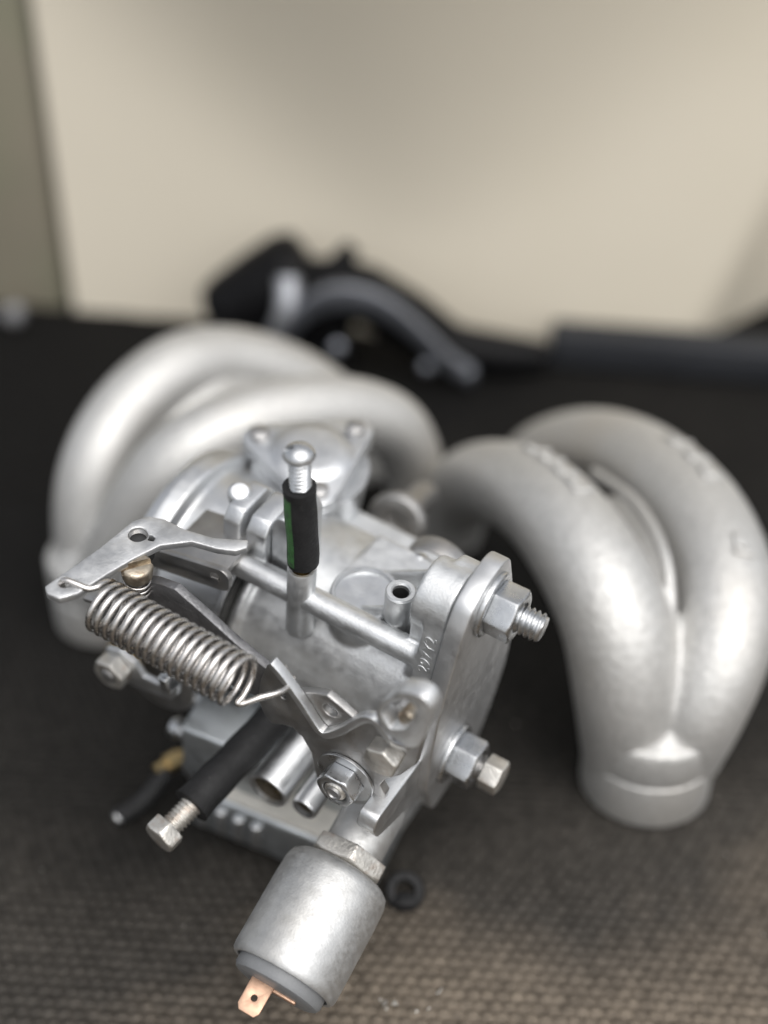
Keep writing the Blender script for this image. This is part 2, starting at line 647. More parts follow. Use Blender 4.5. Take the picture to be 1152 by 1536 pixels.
# dark strip at the wall's foot
g = Geo()
p0, p1 = WA + wu * 322 + wn * 17, WA + wu * 640 + wn * 17
g.box(((p0[0] + p1[0]) / 2, (p0[1] + p1[1]) / 2, 10), (318, 20, 21), (wu[0], wu[1], 0), (-wu[1], wu[0], 0))
build("skirting_strip", g, M['trim'], wall, bevel=3)
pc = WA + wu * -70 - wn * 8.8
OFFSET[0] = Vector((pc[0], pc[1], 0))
shade_panel = thing("shade_panel", "olive brown panel added for the shaded left end of the cream wall", "shade_panel", OFFSET[0] * MM)
build("shade_board", Geo().box((pc[0], pc[1], 207), (218, 16, 426), (wu[0], wu[1], 0), (-wu[1], wu[0], 0)), M['olive'], shade_panel, bevel=1)  # flat panel standing in for the shaded left edge of the wall
OFFSET[0] = Vector((0, 0, 0))

# ------------------------------------------------------------------ carburettor
# local axes: a along the bore towards the flange, b towards the camera side, v up; O is the upper stud
AXES = [Vector((.8576, -.4829, -.1769)), Vector((-.5093, -.8452, -.1621)), Vector((.0712, -.2291, .9708))]
O_W = Vector((26.63, 268.46, 121.30))
BASE = Vector((-38, 6, -117))                       # local point at the foot of the float bowl
ROT = Matrix((AXES[0], -AXES[1], AXES[2])).transposed().to_quaternion().normalized().to_matrix()


def to_world(p):
    return O_W + ROT @ Vector((p[0], -p[1], p[2]))


def to_local(p):
    w_ = ROT.transposed() @ (Vector(p) - O_W)
    return Vector((w_.x, -w_.y, w_.z))


carb = thing("carburettor", "silver carburettor with coil spring and bolt plugged rubber hoses, resting on the mat in front",
             "carburettor", to_world(BASE) * MM, ROT)
OFFSET[0] = BASE
MIRROR[0] = True
ax_a, ax_b, ax_v = Vector((1, 0, 0)), Vector((0, 1, 0)), Vector((0, 0, 1))
CB, CV = -9.0, -52.0                               # bore axis


def round_poly(pts, r, n=4):
    """Round the corners of a polygon."""
    out = []
    k = len(pts)
    for i in range(k):
        p, a, b = (np.array(pts[j], float) for j in (i, i - 1, (i + 1) % k))
        da, db = a - p, b - p
        la, lb = np.linalg.norm(da), np.linalg.norm(db)
        rr = min(r, la * 0.45, lb * 0.45)
        s, e = p + da / la * rr, p + db / lb * rr
        for t in np.linspace(0, 1, n + 1):
            out.append(tuple((1 - t) ** 2 * s + 2 * t * (1 - t) * p + t * t * e))
    return out


FL = [(-9, 9), (-4, 11.5), (4.5, 11), (11, 8.5), (14.5, 2), (21, -26), (22, -40), (21.5, -58), (14, -79), (1, -79), (-13, -76), (-19, -66), (-24, -50), (-24, -38), (-14.5, -5)]
flange_poly = round_poly(FL, 2.5)
inner_poly = round_poly([(x * 0.84, (y + 34) * 0.9 - 34) for x, y in FL], 3)

# main casting
g = Geo()
g.lathe((-69, CB, CV), ax_a, [(0, 30), (2.2, 30.5), (4, 28.8), (57, 28.8)], 64)
g.prism([(b, v) for b, v in inner_poly], (-11.8, 0, 0), ax_b, ax_v, 5.8)
# boss round the upper stud
g.lathe((-16.5, 2.5, -2.5), ax_a, [(0, 9.6), (10.5, 10.2)], 40)
g.prism([(-8, -30), (10, -30), (11.5, -6), (-7, -6)], (-16, 0, 0), ax_b, ax_v, 10)
# pump chamber platform on top of the barrel with its ribs
g.box((-28, -10, -32), (34, 28, 18))
for bw in (3.4, -11.5):
    g.prism([(-37, -22), (-26, -14.5), (-14.5, -6.5), (-11, -6.5), (-11, -34), (-37, -34)], (0, bw + 1.6, 0), ax_a, ax_v, 1.7)
g.lathe((-35.0, 0.3, -40), ax_v, [(0, 10), (19.3, 10)], 40)
# pipe cast along the top
g.tube([(-69, 12, -17.5), (-50, 12, -17.3), (-10, 12, -16.8)], 3.3, 24)
g.box((-40, 9, -21), (58, 4, 8))
# rear mass and float chamber body
g.box((-40, -22, -72), (54, 44, 62))
g.box((-27, -6, -92), (34, 34, 30))
body = build("body_casting", g, M['cast_paint'], carb, voxel=0.55, soft=5)

# air horn half and seam plates
g = Geo()
g.lathe((-104, CB, CV), ax_a, [(0, 30), (0, 33), (3, 34), (8, 33.6), (9, 30), (31.5, 30), (31.5, 29)], 64)
g.box((-86, -26, -70), (30, 40, 50))
build("air_horn", g, M['cast'], carb, voxel=0.7, soft=4)
g = Geo().lathe((-72.3, CB, CV), ax_a, [(0, 28), (0, 33), (1.6, 33), (1.6, 28)], 64)
build("seam_plate", g, M['cast'], carb, bevel=0.3)
g = Geo().lathe((-70.4, CB, CV), ax_a, [(0, 28), (0, 32.4), (1.1, 32.4), (1.1, 28)], 64)
build("seam_gasket", g, M['dark_gasket_and_gap_shade'], carb)
# bosses on the seam
for a0, w, b0, hh in ((-76.5, 5.6, 2, 16), (-69.0, 6.6, 2, 14)):
    g = Geo()
    g.prism([(-9, -30), (8, -30), (8, -8), (5, -4.5), (-6, -4.5), (-9, -8)], (a0, 0, 0), ax_b, ax_v, w)
    build("seam_boss", g, M['cast'], carb, bevel=0.8)
g = Geo()
g.prism(round_poly([(-62, -27), (-54.5, -27), (-54.5, -3), (-57, 0.5), (-60, 0.5), (-62, -3)], 1.5), (0, 6, 0), ax_a, ax_v, 14)
build("seam_boss", g, M['cast'], carb, bevel=0.7)
g = Geo().lathe((-77, -1, -8), (0.2, 0.3, 1), [(0, 3.4), (4, 3.4), (5, 2.4)], 20)
build("screw", g, M['cast'], carb, bevel=0.3)

# flange plate with a paper thin gap, studs, washers and nuts
g = Geo()
g.prism(flange_poly, (-5.1, 0, 0), ax_b, ax_v, 5.1)
gq = Geo().prism([(x * 0.965, (y + 34) * 0.965 - 34) for x, y in inner_poly], (-5.9, 0, 0), ax_b, ax_v, 0.9)
build("gap_shade", gq, M['dark_gasket_and_gap_shade'], carb)  # dark sheet added to paint the shade in the open gap
fp = build("flange_plate", g, M['plate'], carb, bevel=0.45)
for (b, v), tip in (((0, 0), 15.0), ((7, -58), 13.5)):
    w = build("washer", Geo().lathe((0.05, b, v), ax_a, [(0, 7.0), (0, 9.0), (1.1, 9.0), (1.5, 8.5), (1.5, 7.0)], 40), M['zinc'], carb, bevel=0.2)
    build("nut", Geo().hexa((1.6, b, v), ax_a, 13, 7.0, ref=(0, 0.35, 1), hole=4.3), M['zinc'], carb, bevel=0.15)
    build("stud", Geo().thread((-4, b, v), ax_a, 4.0, tip + 4, 1.5, 0.85), M['dull'] if v < -1 else M['zinc'], carb, smooth=78)
build("nut", Geo().hexa((10.5, 7, -58), ax_a, 9, 5.5, ref=(0, 0.2, 1)), M['bolt'], carb, bevel=0.3)
glyph("raised_number", "297Y2", 4.6, 0.22, M['cast_paint'], carb, (-7.3, 15.6, -18.0), (0, -0.21, 0.978), (-1, 0, 0))

# hose socket post with brass nipple, hose and screw plug
g = Geo().lathe((-48.3, 12, -33), ax_v, [(0, 0.2), (0.6, 2.6), (2.2, 3.8), (26.4, 3.9), (27, 3.6), (27, 2.9), (14, 2.6), (14, 0.2)], 36)
build("hose_socket", g, M['cast_paint'], carb)
g = Geo().lathe((-48.3, 12, -18), ax_v, [(0, 2.2), (14.5, 2.2), (14.5, 0.5)], 28)
build("brass_nipple", g, M['brass'], carb)
hp = catmull([(-48.0, 12, -3.6), (-48.3, 12, 3), (-48.9, 12.2, 11), (-49.5, 12.2, 18), (-49.9, 12.2, 23.2)], 6)


def hose_geo(path, r_out, r_in, seg=32, wob=0.0, ends=True):
    """Rubber tube with a wall, open at both ends."""
    g = Geo()
    pts = [Vector(p) for p in path]
    t = (pts[-1] - pts[0]).normalized()
    u, w, _ = basis(t)
    outer, inner = [], []
    for i, p in enumerate(pts):
        ro = r_out[i] if hasattr(r_out, '__len__') else r_out
        outer.append([p + (u * cos(2 * pi * k / seg) + w * sin(2 * pi * k / seg)) * (ro + wob * sin(3 * k + i * 1.3) * 0.5) for k in range(seg)])
        inner.append([p + (u * cos(2 * pi * k / seg) + w * sin(2 * pi * k / seg)) * r_in for k in range(seg)])
    allr = outer + inner[::-1] + [outer[0]]
    g.rings(allr, False, False)
    return g


ro = [4.15 + 0.07 * sin(i * 0.55) + 0.1 * max(0, (i - len(hp) + 4) / 4) for i in range(len(hp))]
hose = build("rubber_hose", hose_geo(hp, ro, 2.7, 36, 0.04), M['rubber'], carb)
# green paint stripe lying along the hose
g = Geo()
u = Vector((-0.30, 0.954, 0)).normalized()
side = Vector((0.954, 0.30, 0))
rows = []
for i, p in enumerate(hp[1:-3]):
    p = Vector(p)
    rr = ro[i + 1] + 0.07
    rows.append([p + (u * cos(t) + side * sin(t)) * rr for t in np.linspace(-0.36, 0.30, 5)] +
                [p + (u * cos(t) + side * sin(t)) * (rr - 0.2) for t in np.linspace(0.30, -0.36, 5)])
g.rings(rows)
build("green_stripe", g, M['green'], hose, smooth=60)
g = Geo().thread((-49.0, 12.2, 14), (-0.06, 0, 1), 2.85, 18.5, 1.25, 0.62)
sc = build("plug_screw", g, M['zinc'], carb, smooth=78)
g = Geo().lathe((-50.15, 12.2, 32.0), (-0.06, 0, 1), [(0, 1.6), (0.4, 2.9), (1.0, 3.7), (1.7, 4.05), (2.4, 3.9), (3.4, 3.2), (4.1, 2.1), (4.4, 0.8), (4.45, 0.05)], 36)
hd = build("screw_head", g, M['zinc'], sc, smooth=50)
carve(hd, Geo().box((-53.2, 13.9, 35.6), (4.2, 1.3, 3.0), (0.9, -0.4, 0.1), (0.4, 0.9, 0)))

# nipples with real bores on the chamber, lined dark to paint the shade inside
for (a, b, v), h, r, nm in (((-23.0, 4.0, -20), 13.6, 4.1, 0), ((-54.6, -16, -42), 14.5, 4.0, 1)):
    g = Geo().lathe((a, b, v), ax_v, [(-8, 1.2), (0, 3.0), (4.5, r * 0.98), (h - 0.5, r), (h, r - 0.4), (h, r * 0.66), (h - 0.5, r * 0.55), (h - 9, r * 0.5), (h - 9, 0.2)], 36)
    nip = build("vacuum_nipple", g, M['cast_paint'], carb)
    build("bore", Geo().lathe((a, b, v), ax_v, [(h - 8.8, 0.1), (h - 8.8, r * 0.47), (h - 1.4, r * 0.52), (h - 1.4, r * 0.57), (h - 9.2, r * 0.57), (h - 9.2, 0.1)], 28), M['bore'], nip)  # dark lining that paints the shade down the hole
# shallow round cover with a raised rim
g = Geo().lathe((-35.0, 0.3, -20.9), ax_v, [(0, 9.6), (1.8, 9.6), (2.2, 9.2), (2.2, 8.5), (1.0, 8.2), (0.8, 0.1)], 48)
build("chamber_cover", g, M['cast'], carb)

# diaphragm housing behind with a three cornered lid
ctr = Vector((-79, -41, -26))
g = Geo().lathe(ctr, ax_v, [(-46, 12), (-30, 15), (-14, 16.5), (-6, 17.5), (-3, 18), (-3, 0.1)], 48)
build("diaphragm_housing", g, M['cast'], carb)
tri = []
for k in range(3):
    a = radians(90 + 120 * k - 40)
    for t in np.linspace(-0.9, 0.9, 6):
        tri.append((cos(a) * 17 + 5.4 * cos(a + t * 1.2), sin(a) * 17 + 5.4 * sin(a + t * 1.2)))
for z0, hh in ((-3, 3.0), (0.15, 2.8)):
    build("lid_plate", Geo().prism(tri, ctr + ax_v * z0, ax_a, ax_b, hh), M['cast'], carb, bevel=0.6)
build("lid_dome", Geo().lathe(ctr, ax_v, [(2.8, 13), (4.2, 11.5), (4.8, 8), (4.9, 0.1)], 40), M['cast'], carb)
for k in range(3):
    a = radians(90 + 120 * k - 40)
    p = ctr + Vector((cos(a) * 17, sin(a) * 17, 2.9))
    build("screw", Geo().lathe(p, ax_v, [(0, 3.0), (1.6, 3.0), (2.2, 2.2), (2.2, 0.1)], 24), M['dull'], carb)
# union at its left and the drum of the choke
build("pipe_union", Geo().lathe((-101, -36, -48), (0.5, 0.6, 0.5), [(0, 9), (12, 9.5), (16, 7), (16, 0.1)], 32), M['cast'], carb, bevel=0.4)
g = Geo()
ring = []
for k in range(25):
    t = pi * (-0.05 + 1.1 * k / 24)
    ring.append((-27 + 9 * cos(t), -27, -30 + 9 * sin(t)))
g2 = Geo()
rows = [[(p[0], p[1] - 3, p[2]), (p[0], p[1] + 3, p[2]), (-27 + (p[0] + 27) * 1.12, p[1] + 3, -30 + (p[2] + 30) * 1.12), (-27 + (p[0] + 27) * 1.12, p[1] - 3, -30 + (p[2] + 30) * 1.12)] for p in ring]
g2.rings(rows)
build("hose_clip", g2, M['dull'], carb, bevel=0.3)
build("screw", Geo().lathe((-31, -24, -27), (0, 0.8, 0.5), [(0, 3.2), (3, 3.2), (4, 2.4), (4, 0.1)], 24), M['zinc'], carb, bevel=0.3)
build("inlet_knob", Geo().lathe((-57, -62, -57), (0.1, 0.95, 0.4), [(-24, 5), (-2, 5), (0, 9), (4, 10), (6, 9), (6, 3.2), (3.5, 2.8), (3.5, 0.1)], 36), M['dull'], carb, bevel=0.4)

# bracket plate below the lever, with its screw hole
g = Geo().prism(round_poly([(-90, -14.5), (-66, -8.5), (-63.8, -10), (-63.8, -15), (-66, -16.5), (-90, -22)], 1.5), (0, 23, 0), ax_a, ax_v, 1.8, holes=[(-68.2, -12.4, 1.5)])
g.box((-77, 12, -15.5), (20, 22, 1.8), (1, 0, 0.2), (0, 1, 0))
build("lever_bracket", g, M['dull'], carb, bevel=0.3)

# top lever: flat bar with two holes, twisted arm into the seam
lev = [(-94.4, 57.4), (-92.5, 58.8), (-89.0, 58.4), (-86.4, 54.6), (-84.6, 46), (-82.3, 38.0), (-79.5, 30.5), (-73.7, 25.0), (-67, 23.4), (-62.6, 21.4), (-60.8, 18.6), (-62.2, 16.4), (-65.5, 18.4), (-70.0, 20.8), (-77.9, 22.6), (-84, 22.6), (-88.4, 24.2), (-90.6, 28), (-91.6, 40), (-93.6, 52)]
slot = [(-86.5 + 2.5 * cos(t), 30.8 + 2.5 * sin(t)) for t in np.linspace(0.25 * pi, 2.05 * pi - 0.1, 20)] + [(-83.3, 29.3), (-82.2, 28.2), (-81.8, 29.2), (-83.6, 31.2)]
slot = [(-86.5 + 2.5 * cos(t), 30.8 + 2.5 * sin(t)) for t in np.linspace(0.02, 2 * pi - 0.62, 20)] + [(-83.2, 29.0), (-82.0, 29.2), (-81.9, 30.4), (-82.9, 30.8)]
g = Geo().prism(lev, (0, 0, -2.2), ax_a, ax_b, 2.2, holes=[slot, (-91.2, 53.8, 1.5)])
build("top_lever", g, M['lever'], carb, bevel=0.35)

build("hole_shade_plug", Geo().lathe((-86.3, 30.8, -2.25), (0, 0, -1), [(0, 4.0), (5.5, 3.8), (5.5, 2.2), (5.0, 2.2), (5.0, 0.1)][:2] + [(5.5, 0.1)], 32), M['bore'], carb)  # solid dark plug added under the hole to make it read shaded
build("threaded_hole", Geo().lathe((-86.5, 30.8, -2.2), (0, 0, 1), [(0, 2.9), (0.0, 2.45), (0.25, 2.2), (0.5, 2.45), (0.75, 2.2), (1.0, 2.45), (1.25, 2.2), (1.5, 2.45), (1.7, 2.5), (1.7, 2.9)], 28, closed=True), M['dull'], carb)
# fast idle screw with its own small spring
sdr = Vector((0.05, 0.0, 1))
SP = Vector((-81.6, 38.5, -15))
build("idle_screw", Geo().thread(SP, sdr, 2.3, 10, 0.9, 0.4), M['dull'], carb, smooth=78)
top = SP + sdr * 10
ih = build("idle_screw_head", Geo().lathe(top, sdr, [(-0.6, 2.3), (0, 3.9), (3.2, 4.15), (3.8, 3.9), (4.1, 3.4), (4.2, 0.1)], 40), M['aged'], carb)
sd = Vector((0.55, -0.83, 0)).normalized()
carve(ih, Geo().box(top + sdr * 3.7, (12, 1.8, 3.2), sd, sdr.cross(sd)))
hel = []
for k in range(4 * 20 + 1):
    t = 2 * pi * k / 20
    hel.append(SP + sdr * (2.0 + 7.4 * k / 80) + Vector((3.2 * cos(t), 3.2 * sin(t), 0)))
build("small_spring", Geo().tube(hel, 0.5, 10), M['spring'], carb)

# long lever behind the spring
ll = [(-100.5, -28), (-99, -25.2), (-93, -23.0), (-88, -16), (-82.5, -9.5), (-77, -6.6), (-70.5, -5.2), (-61.8, -9.2), (-52, -14.2), (-44.7, -17.0), (-38, -19.5), (-36.5, -23), (-40, -31), (-52, -33), (-73, -35.5), (-90.5, -42.0), (-95, -38)]
build("idle_lever", Geo().prism(ll, (0, 37.0, 0), ax_a, ax_v, 2.6), M['phosphate'], carb, bevel=0.35)
g = Geo().box((-95.5, 39.5, -22), (5.5, 5, 1.4), (0.9, 0.1, 0.4), (0, 1, 0))
build("lever_tab", g, M['dull'], carb, bevel=0.3)

# return spring with hooked ends
C0, C1 = Vector((-84.0, 50.3, -6.6)), Vector((-40.6, 50.3, -7.2))
N = 17.5
ad = (C1 - C0).normalized()
hu = (Vector((0, 0, 1)) - ad * ad.z).normalized()
hw = Vector((0, -1, 0))
rr = 6.4
coil = []
steps = int(N * 28)
for k in range(steps + 1):
    t = 2 * pi * k / 28
    coil.append(C0 + ad * ((C1 - C0).length * k / steps) + hu * (rr * cos(t)) + hw * (rr * sin(t)))
hook0 = catmull([(-91.6, 54.4, -2.6), (-92.0, 54.0, -0.4), (-91.0, 53.5, 0.8), (-88.2, 52.9, 0.6), (-85.4, 51.9, -0.2), tuple(coil[0])], 6)[:-1]
hook1 = catmull([tuple(coil[-1]), (-40.9, 51.6, -14.2), (-39.8, 50.6, -14.6), (-37.0, 47.5, -13.6), (-34.6, 44.5, -13.6), (-33.6, 41.2, -14.4), (-34.2, 37.0, -15.5)], 6)[1:]
path = [Vector(p) for p in hook0] + coil + [Vector(p) for p in hook1]
build("return_spring", Geo().tube(path, 0.83, 12), M['spring'], carb, smooth=60)

# bolt and hooked clip at the left end with the round cam behind
bo = Vector((-94.5, 33, -56.5))
build("cam_disc", Geo().lathe((-86, 29, -63), ax_b, [(-2, 13), (0, 13), (0.3, 12.6), (0.3, 0.1)], 56), M['dull'], carb)
build("clip_bolt", Geo().hexa(bo + ax_b * 2.4, ax_b, 9.5, 4.6, ref=(0.2, 0, 1), hole=2.9), M['bolt'], carb, bevel=0.2)
build("clip_bolt_tip", Geo().thread(bo + ax_b * 1, ax_b, 2.7, 6.4, 0.9, 0.35), M['dull'], carb, smooth=78)
build("brass_bush", Geo().lathe(bo + ax_b * -1.5, ax_b, [(0, 6.4), (1.5, 6.4), (1.5, 0.1)], 36), M['brass'], carb)
cl = [(-99.5, -58), (-98.5, -51.5), (-93.5, -49.2), (-88.4, -51), (-85.5, -55.5), (-80.0, -55.0), (-77.5, -51.0), (-77.0, -47), (-73.8, -46.6), (-73.2, -50), (-73.6, -55), (-76, -59.2), (-86, -62), (-92, -63.3), (-97, -62)]
build("clip_plate", Geo().prism(cl, (0, 35.2, 0), ax_a, ax_v, 2.0), M['cast'], carb, bevel=0.2)
build("clip_tab", Geo().box((-75.4, 36, -48.5), (3.6, 5.0, 5.5), (0.95, 0.1, 0.3), (0, 1, 0)), M['zinc'], carb, bevel=0.6)

# throttle lever plate, folded strip, hub nut, clamp
tp = [(-44.4, -31.0), (-42.4, -36.0), (-39.6, -38.4), (-36.5, -36.4), (-33.2, -35.2), (-30.2, -37.2), (-27.4, -41.9), (-26.6, -47), (-25.4, -51.5), (-22.5, -55.2), (-18.5, -56.3), (-13.5, -54.6), (-8.5, -51.2), (-5.0, -46.5), (-4.6, -42), (-6.4, -39.2), (-5.2, -35.5), (-1.4, -30.4), (2.5, -22.1), (3.4, -10.8), (2.0, -3), (-4.3, -2.2), (-10.5, -12.1), (-15.8, -17.1), (-19.6, -15.2), (-23.8, -13.6), (-27.5, -15.6), (-33.4, -19.6), (-37.0, -13.4), (-41.6, -14.6), (-43.5, -22)]
build("throttle_lever", Geo().prism(tp, (0, 38, 0), ax_a, ax_v, 2.4, holes=[(-22.6, -19.2, 2.2), (-36.5, -24.0, 0.9)]), M['dull'], carb, bevel=0.35)
zz_ = [(-39.2, -9.5), (-36.0, -12.2), (-30.0, -19.0), (-25.4, -25.2), (-23.6, -26.6), (-21.6, -26.2), (-17.5, -20.8), (-13.2, -13.4), (-10.8, -10.6), (-8.6, -10.4), (-6.0, -12.8), (-3.4, -14.6), (0.5, -13.5)]
zc = catmull(zz_, 4)
g = Geo()
rows = []
for i, p in enumerate(zc):
    d = (zc[min(i + 1, len(zc) - 1)] - zc[max(i - 1, 0)])
    d /= np.linalg.norm(d)
    nn = np.array([-d[1], d[0]]) * 1.0
    rows.append([(p[0] + nn[0], 38.1, p[1] + nn[1]), (p[0] - nn[0], 38.1, p[1] - nn[1]), (p[0] - nn[0], 40.7, p[1] - nn[1]), (p[0] + nn[0], 40.7, p[1] + nn[1])])
g.rings(rows)
build("folded_strip", g, M['cast'], carb, bevel=0.35, smooth=50)
hc = Vector((-16.2, 38.1, -43.0))
build("washer", Geo().lathe(hc, ax_b, [(0, 3), (0, 8.4), (0.9, 8.4), (0.9, 3)], 48), M['zinc'], carb, bevel=0.15)
build("hub_nut", Geo().hexa(hc + ax_b * 1.0, ax_b, 10.4, 5.0, ref=(0.5, 0, 1), hole=3.6), M['zinc'], carb, bevel=0.15)
build("throttle_shaft", Geo().thread(hc + ax_b * -8, ax_b, 3.3, 14.2, 0.8, 0.3), M['bolt'], carb, smooth=78)
build("throttle_shaft_tip", Geo().lathe(hc + ax_b * 6.0, ax_b, [(0, 2.2), (0.9, 2.1), (0.9, 1.5), (0.5, 1.3), (0.5, 0.1)], 28), M['dull'], carb)
bc = Vector((-5.2, 38.1, -21.8))
build("lever_bolt", Geo().hexa(bc, ax_b, 8.6, 5.0, ref=(0.15, 0, 1)), M['bolt'], carb, bevel=0.35)
# clamp: a bent strap forming an open eye
eye = [(-7.8,-2.5),(-6.8,3.2),(-3.9,7.6),(-2.8,10.5),(0.8,12.6),(3.8,13.2),(6.2,10.6),(6.4,6.1),(5.4,-0.7),(4.4,-5.6),(2.0,-8.4),(-1.7,-7.6),(-4.9,-6.6)]
hole = [(-6.4, -1.4), (-5.6, 2.8), (-3.2, 7.0), (-0.4, 9.4), (2.2, 8.6), (2.2, 3.4), (0.2, -2.2), (-3.4, -5.0)]
build("clamp_eye", Geo().prism(round_poly(eye, 1.6), (0, 42.8, -1.0), ax_a, ax_v, 4.8, holes=[round_poly(hole, 1.0, 3)]), M['cast_paint'], carb, bevel=0.55, smooth=50)
build("clamp_pin", Geo().lathe((-0.8, 36.5, -4.0), (0, 1, 0.15), [(0, 2.5), (3.2, 2.5), (3.9, 1.9), (3.9, 0.1)], 28), M['aged'], carb)

# thick hose with a bolt in its end
hb = catmull([(-47.5, 20, -58.5), (-49, 34, -60), (-50.6, 46, -61.4), (-52.2, 58, -63)], 8)
n = len(hb)
ro2 = [5.2 + 0.15 * sin(i * 0.8) + (0.5 * max(0, (i - n + 7) / 7)) for i in range(n)]
build("bolt_hose", hose_geo(hb, ro2, 3.2, 40, 0.08), M['rubber'], carb)
bd = Vector((-0.16, 1, -0.14)).normalized()
b0 = Vector((-52.2, 58, -63))
build("bolt_shank", Geo().thread(b0 - bd * 6, bd, 3.3, 15.0, 1.25, 0.65), M['bolt'], carb, smooth=78)
build("bolt_head", Geo().hexa(b0 + bd * 8.0, bd, 9.2, 4.6, ref=(0.3, 0, 1), dome=1.0), M['bolt'], carb, bevel=0.5)

# jet tubes below the lever
g = Geo().lathe((-39.6, 6, -68.8), ax_b, [(0, 6.3), (33.4, 6.3), (34, 6.0), (34, 5.2), (4, 4.9), (4, 0.1)], 48)
jt = build("jet_tube", g, M['cast'], carb)
g = Geo().lathe((-39.6, 28, -68.8), ax_b, [(0, 3.4), (3.0, 3.4), (3.0, 1.0), (1.0, 0.9), (1.0, 0.1)], 24)
g.add([(-42.6, 36.2, -71.5), (-40.4, 36.0, -71.9), (-41.6, 37.6, -68.3), (-41.4, 33.0, -70.5)], [(0, 1, 2), (0, 2, 3), (1, 3, 2), (0, 3, 1)])
g.add([(-38.9, 37.4, -72.2), (-36.4, 37.0, -71.6), (-37.2, 37.8, -69.8), (-37.6, 33.5, -71.4)], [(0, 1, 2), (0, 2, 3), (1, 3, 2), (0, 3, 1)])
build("brass_jet", g, M['brass'], jt)
build("bore", Geo().lathe((-39.6, 6, -68.8), ax_b, [(5, 0.1), (5, 4.75), (32.6, 5.05), (32.6, 5.3), (4.5, 5.3), (4.5, 0.1)], 36), M['jet_shade'], jt)  # dark lining, the tube's inner shade painted as colour
g = Geo().lathe((-27.6, 6, -67.6), ax_b, [(0, 3.9), (33.2, 3.9), (34, 3.5), (34, 2.9), (8, 2.6), (8, 0.1)], 36)
jt2 = build("jet_tube", g, M['cast'], carb)
build("bore", Geo().lathe((-27.6, 6, -67.6), ax_b, [(9, 0.1), (9, 2.5), (32.6, 2.75), (32.6, 3.0), (8.5, 3.0), (8.5, 0.1)], 28), M['jet_shade'], jt2)  # same painted shade in the smaller tube

# float bowl: cover, gasket band, face
OB = Vector((0, 0, 0))
d1 = Vector((1, -0.14, 0)).normalized()
d2 = Vector((0.14, 1, 0)).normalized()
FB = Vector((-9.8, 27.2, 0))                       # front right corner


def bowl_box(s0, s1, t0, t1, v0, v1):
    """Box from the front right corner: s to the left, t to the back."""
    g = Geo()
    c = FB - d1 * ((s0 + s1) / 2) - d2 * ((t0 + t1) / 2) + ax_v * ((v0 + v1) / 2)
    return g.box(c, (s1 - s0, t1 - t0, v1 - v0), d1, d2)


bowl = build("float_bowl", bowl_box(0, 62, 0, 66, -121.0, -100.5), M['bowl'], carb, bevel=1.6)
build("bowl_gasket", bowl_box(0.6, 60, 1.0, 62, -100.4, -98.2), M['gasket'], carb, bevel=0.3)
build("bowl_body", bowl_box(1.2, 36, 10, 62, -98.1, -78), M['bowl'], carb, bevel=1.2)
build("bowl_body", bowl_box(36.5, 66, 4, 62, -98.1, -76), M['bowl'], carb, bevel=1.2)
for s in (38.5, 44.5, 50.5, 57):
    p = FB - d1 * s + d2 * 0.4 + ax_v * -111
    build("raised_bar", Geo().tube([p + ax_v * 6.5, p - ax_v * 5.5], 1.9, 16), M['cast'], bowl, bevel=0.6)
# end flange on the left of the bowl with its screws
g = Geo().prism(round_poly([(-2, -118), (24, -120), (30, -104), (27, -90), (14, -84), (-2, -86)], 4), (-78.5, 0, 0), ax_b, ax_v, 4.2)
build("end_flange", g, M['cast'], carb, bevel=0.7)
g = Geo().prism(round_poly([(-2, -116), (22, -118), (28, -103), (25, -89), (13, -83), (-2, -85)], 4), (-74, 0, 0), ax_b, ax_v, 7)
build("end_flange", g, M['cast'], carb, bevel=0.7)
for b, v, a0, ln in ((24, -93, -86, 9), (14, -87, -84, 7), (24.5, -99, -69, 6), (22, -114, -70, 9)):
    g = Geo().lathe((a0, b, v), ax_a, [(0, 0.2), (0.2, 2.6), (1.0, 3.4), (3.4, 3.5), (3.6, 2.4), (ln, 2.4)], 24)
    build("bowl_screw", g, M['zinc'], carb, smooth=50)
build("brass_fitting", Geo().lathe(to_local((-70, 324, 14)), ax_b * 1 + ax_a * -0.4, [(-14, 2.2), (-3, 2.2), (-3, 3.3), (2, 3.3), (2, 2.2), (6, 2.2)], 24), M['brass'], carb)
lp = [to_local(p) for p in ((-71, 321, 13), (-75, 317, 9.5), (-79, 314, 6.2), (-83, 311, 5.0), (-86, 309, 4.4))]
build("thin_hose", hose_geo(catmull(lp, 6), 3.1, 1.5, 24), M['rubber'], carb)
build("hose_plug", Geo().lathe(lp[-1], lp[-1] - lp[-2], [(-4, 1.5), (0, 1.5), (0, 2.6), (1.2, 2.6), (1.8, 1.6), (1.8, 0.1)], 20), M['zinc'], carb)

# idle cut-off solenoid on its bracket
sdv = Vector((0.042, 1, -0.252)).normalized()
S0 = Vector((-10.8, 23.0, -64.2))


def sp(d):
    return S0 + sdv * d


